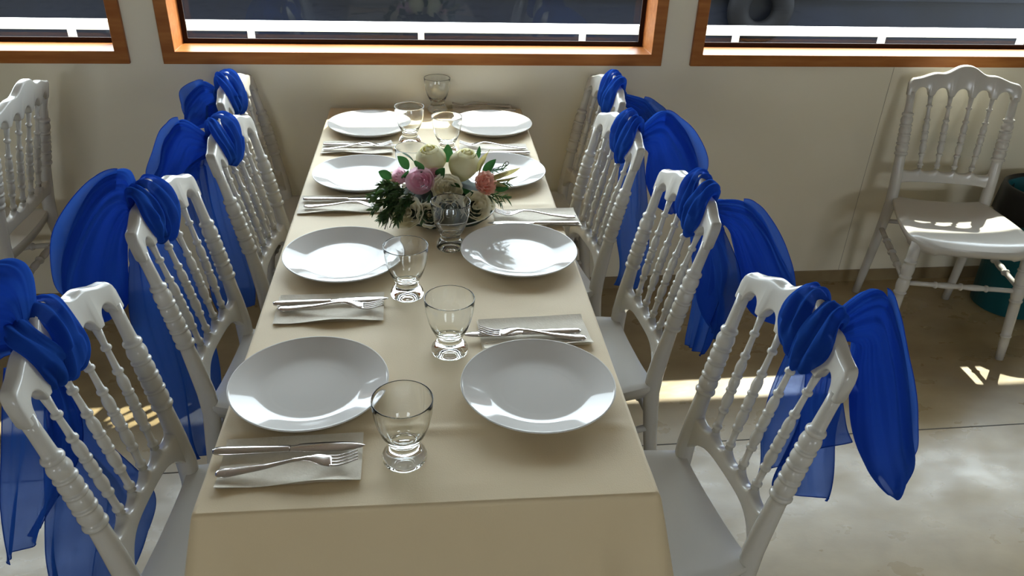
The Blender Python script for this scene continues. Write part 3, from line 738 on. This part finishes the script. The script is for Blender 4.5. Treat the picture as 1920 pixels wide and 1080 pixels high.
d = (.3, -.8, .5); rose('mauve_rose', M['mauve'], off((-.008, -.98, .868), d, .035), d, .022, .036, ((.4, 3), (.7, 4), (1, 5)), seed=9)
d = (-.8, -.5, .7); rose('mauve_rose', M['mauve'], off((-.090, -.97, .866), d, .035), d, .021, .036, ((.4, 3), (.7, 4), (1, 5)), seed=11)
d = (.55, -.9, .6); rose('peach_rose', M['peach'], off((.115, -1.0, .858), d, .04), d, .028, .042, ruffle=.07, seed=7, flare=.4)
PE = ((.30, 3), (.6, 4), (.85, 5), (1.0, 5))
for p, d, R, sd_ in [((-.075, -1.045, .803), (-.35, -.9, .6), .038, 21), ((.022, -1.015, .850), (.1, -.8, .8), .036, 22), ((.094, -1.035, .813), (.5, -.9, .7), .036, 23), ((.026, -1.045, .812), (0, -1, .5), .036, 24), ((-.122, -.95, .835), (-1, -.2, .6), .034, 25), ((.125, -1.0, .815), (1, -.5, .5), .028, 26), ((-.02, -1.055, .80), (-.2, -1, .4), .03, 27)]:
    rose('cream_blossom', M['blossom'], off(p, d, .04), d, R, .036, PE, ruffle=.035, seed=sd_, flare=.42)
def leaf_mb(L, W, bend=.2, fold=.25):
    mb = MB(); rows = []
    for i in range(13):
        t = i/12; row = []; ww = W*sin(pi*min(1, t*.96+.03))**.8
        for j in range(7):
            uu = -1+2*j/6; row.append((uu*ww, -bend*L*t*t, t*L)) if False else row.append((uu*ww, fold*ww*abs(uu)-bend*L*t*t, t*L))
        rows.append(row)
    return mb.grid(rows)
def leaf(p, d, L, W, m='leaf', name='leaf', roll=0, bend=.2, fold=.25):
    o = leaf_mb(L, W, bend, fold).build(name, M[m], fc); o.location = Vector(p)-BC; aim(o, d, roll); return o
rnd = random.Random(4)
for p, d, L, W, ro in [((-.04, -.99, .885), (-.2, -.3, 1), .045, .014, 0), ((-.075, -.98, .866), (-.2, -.6, .9), .035, .013, 1), ((.0, -.985, .868), (.3, -.5, .7), .04, .013, 2), ((-.055, -.96, .90), (-.6, -.1, .8), .04, .012, 0), ((.028, -.92, .885), (.1, .1, 1), .045, .014, 1),
                       ((.02, -.995, .855), (.7, -.6, .25), .045, .014, 0), ((.095, -.94, .895), (.5, .2, .8), .04, .012, 2), ((.115, -.97, .868), (.55, -.1, .9), .052, .012, 1), ((.112, -.972, .868), (1, -.1, .55), .06, .010, 0), ((.11, -.97, .85), (.3, -.6, .3), .04, .014, 0), ((.06, -1.0, .84), (.5, -.8, .1), .04, .014, 2),
                       ((-.02, -1.02, .84), (-.2, -1, 0), .04, .013, 1), ((-.06, -1.03, .83), (-.5, -.8, .1), .04, .013, 0), ((.14, -.99, .845), (.9, -.5, .1), .04, .012, 1), ((-.11, -.96, .86), (-.8, 0, .4), .04, .012, 2), ((0, -.88, .86), (0, .8, .6), .045, .014, 0), ((.07, -.88, .85), (.4, .8, .5), .045, .014, 1), ((-.07, -.9, .86), (-.5, .7, .5), .045, .014, 2), ((.05, -.985, .85), (.1, -.7, -.3), .04, .013, 0)]:
    leaf(p, d, L, W, roll=ro)
def sprig(p, d, L, nl, ll, lw, m='needle', name='rosemary_sprig', seed=0, droop=.12):
    rnd = random.Random(seed); mb = MB(); d = Vector(d).normalized(); p = Vector(p)-BC
    side = d.cross(Vector((0, 0, 1))).normalized(); pts = []
    for i in range(9): t = i/8; pts.append(p+d*L*t+Vector((0, 0, -droop*L*t*t)))
    mb.tube(pts, .0011, 6)
    for i in range(nl):
        t = .1+.9*i/nl; q = p+d*L*t+Vector((0, 0, -droop*L*t*t)); a = rnd.uniform(0, 2*pi)
        o = (side*cos(a)+d.cross(side)*sin(a)+d*1.1+Vector((0, 0, -droop*t))).normalized()
        wv = o.cross(Vector((rnd.uniform(-1, 1), rnd.uniform(-1, 1), rnd.uniform(-1, 1)))).normalized(); l2 = ll*rnd.uniform(.7, 1.2)
        rows = [[q+o*l2*s_+wv*lw*w_*(-1)+Vector((0, 0, -.15*l2*s_*s_)), q+o*l2*s_+wv*lw*w_+Vector((0, 0, -.15*l2*s_*s_))] for s_, w_ in ((0, .3), (.3, 1), (.6, .9), (1, .05))]
        mb.grid(rows)
    return mb.build(name, M[m], fc)
for i, (p, d, L) in enumerate([((-.075, -1.0, .852), (-.7, -.45, -.25), .085), ((-.08, -1.0, .845), (-.5, -.5, -.5), .085), ((-.085, -.99, .85), (-.9, -.3, -.1), .075), ((-.07, -1.01, .845), (-.3, -.7, -.35), .07), ((-.09, -1.0, .83), (-.7, -.5, -.6), .07), ((-.055, -1.015, .84), (-.5, -.6, -.1), .06), ((-.04, -1.02, .83), (.1, -.8, -.5), .05), ((-.095, -1.0, .845), (-.8, -.4, -.35), .08), ((-.085, -1.01, .84), (-.6, -.6, -.4), .085), ((-.1, -.98, .85), (-.9, -.2, -.25), .07), ((-.075, -1.02, .835), (-.4, -.8, -.45), .07), ((-.09, -1.0, .86), (-.7, -.2, .15), .05)]):
    sprig(p, d, L, 54, .022, .0034, seed=i)
for i, (p, d, L) in enumerate([((.125, -1.0, .83), (1, -.35, .0), .055), ((.12, -1.0, .83), (.8, -.6, -.2), .05), ((.13, -.985, .845), (.9, -.1, .3), .05), ((.115, -.965, .868), (.9, 0, .4), .06)]):
    sprig(p, d, L, 22, .02, .0018, 'needle', 'fern_sprig', 30+i)
for i, (p, d, L, W) in enumerate([((.105, -.98, .875), (.32, -.1, 1), .066, .0065), ((.10, -.975, .88), (.48, 0, 1), .05, .005), ((.13, -.98, .866), (1, -.1, .32), .075, .006), ((.13, -.985, .858), (1, -.15, .18), .07, .006), ((.125, -.985, .862), (.9, -.25, .42), .055, .005), ((.125, -.99, .85), (1, -.3, .05), .045, .005)]):
    leaf(p, d, L*1.1, W*1.5, 'blade', 'variegated_leaf', i, .05, .5)
tg = [Vector((-.113, -1.045, .815)), Vector((-.122, -1.06, .80)), Vector((-.128, -1.07, .785)), Vector((-.132, -1.072, .772))]
MB().tube([q-BC for q in tg], .0012, 6).tube([q+Vector((.012, -.004, .002*i))-BC for i, q in enumerate(tg)], .0011, 6).build('twig', M['twig'], fc)
cu = [Vector((.14, -.97, .885))+Vector((.036*i/10, 0, .010*i/10)) for i in range(11)]
cu += [Vector((.176+.0045*sin(a*.6), -.97, .8995-.0045*cos(a*.6)+.0)) for a in range(1, 11)]
MB().tube([q-BC for q in cu], .0009, 6).build('curl_twig', M['twig'], fc)

# ------------------------------------------------------------------ bin
bn = empty('waste_bin', 'dark teal waste bin with a black liner behind the bare white chair', 'bin', (2.435, -.24, FZ))
MB().lathe([(0, .0), (.128, 0), (.134, .004), (.150, .50), (.158, .505), (.158, .52), (.150, .523), (.145, .515), (.128, .012), (0, .010)], 40).build('body', M['teal'], bn)
mb = MB(); rings = []
for (rr, z) in [(.140, .40), (.147, .52), (.155, .533), (.164, .528), (.168, .50), (.170, .44), (.172, .40), (.169, .398), (.165, .44), (.1635, .50), (.160, .522)]:
    rings.append([((rr+.004*sin(9*a)*(1 if z < .5 else .2))*cos(a), (rr+.004*sin(9*a)*(1 if z < .5 else .2))*sin(a), z+.012*sin(5*a+1)*(1 if z < .45 and rr > .15 else 0)) for a in [2*pi*j/64 for j in range(64)]])
mb.loft(rings, False).build('liner', M['black'], bn)
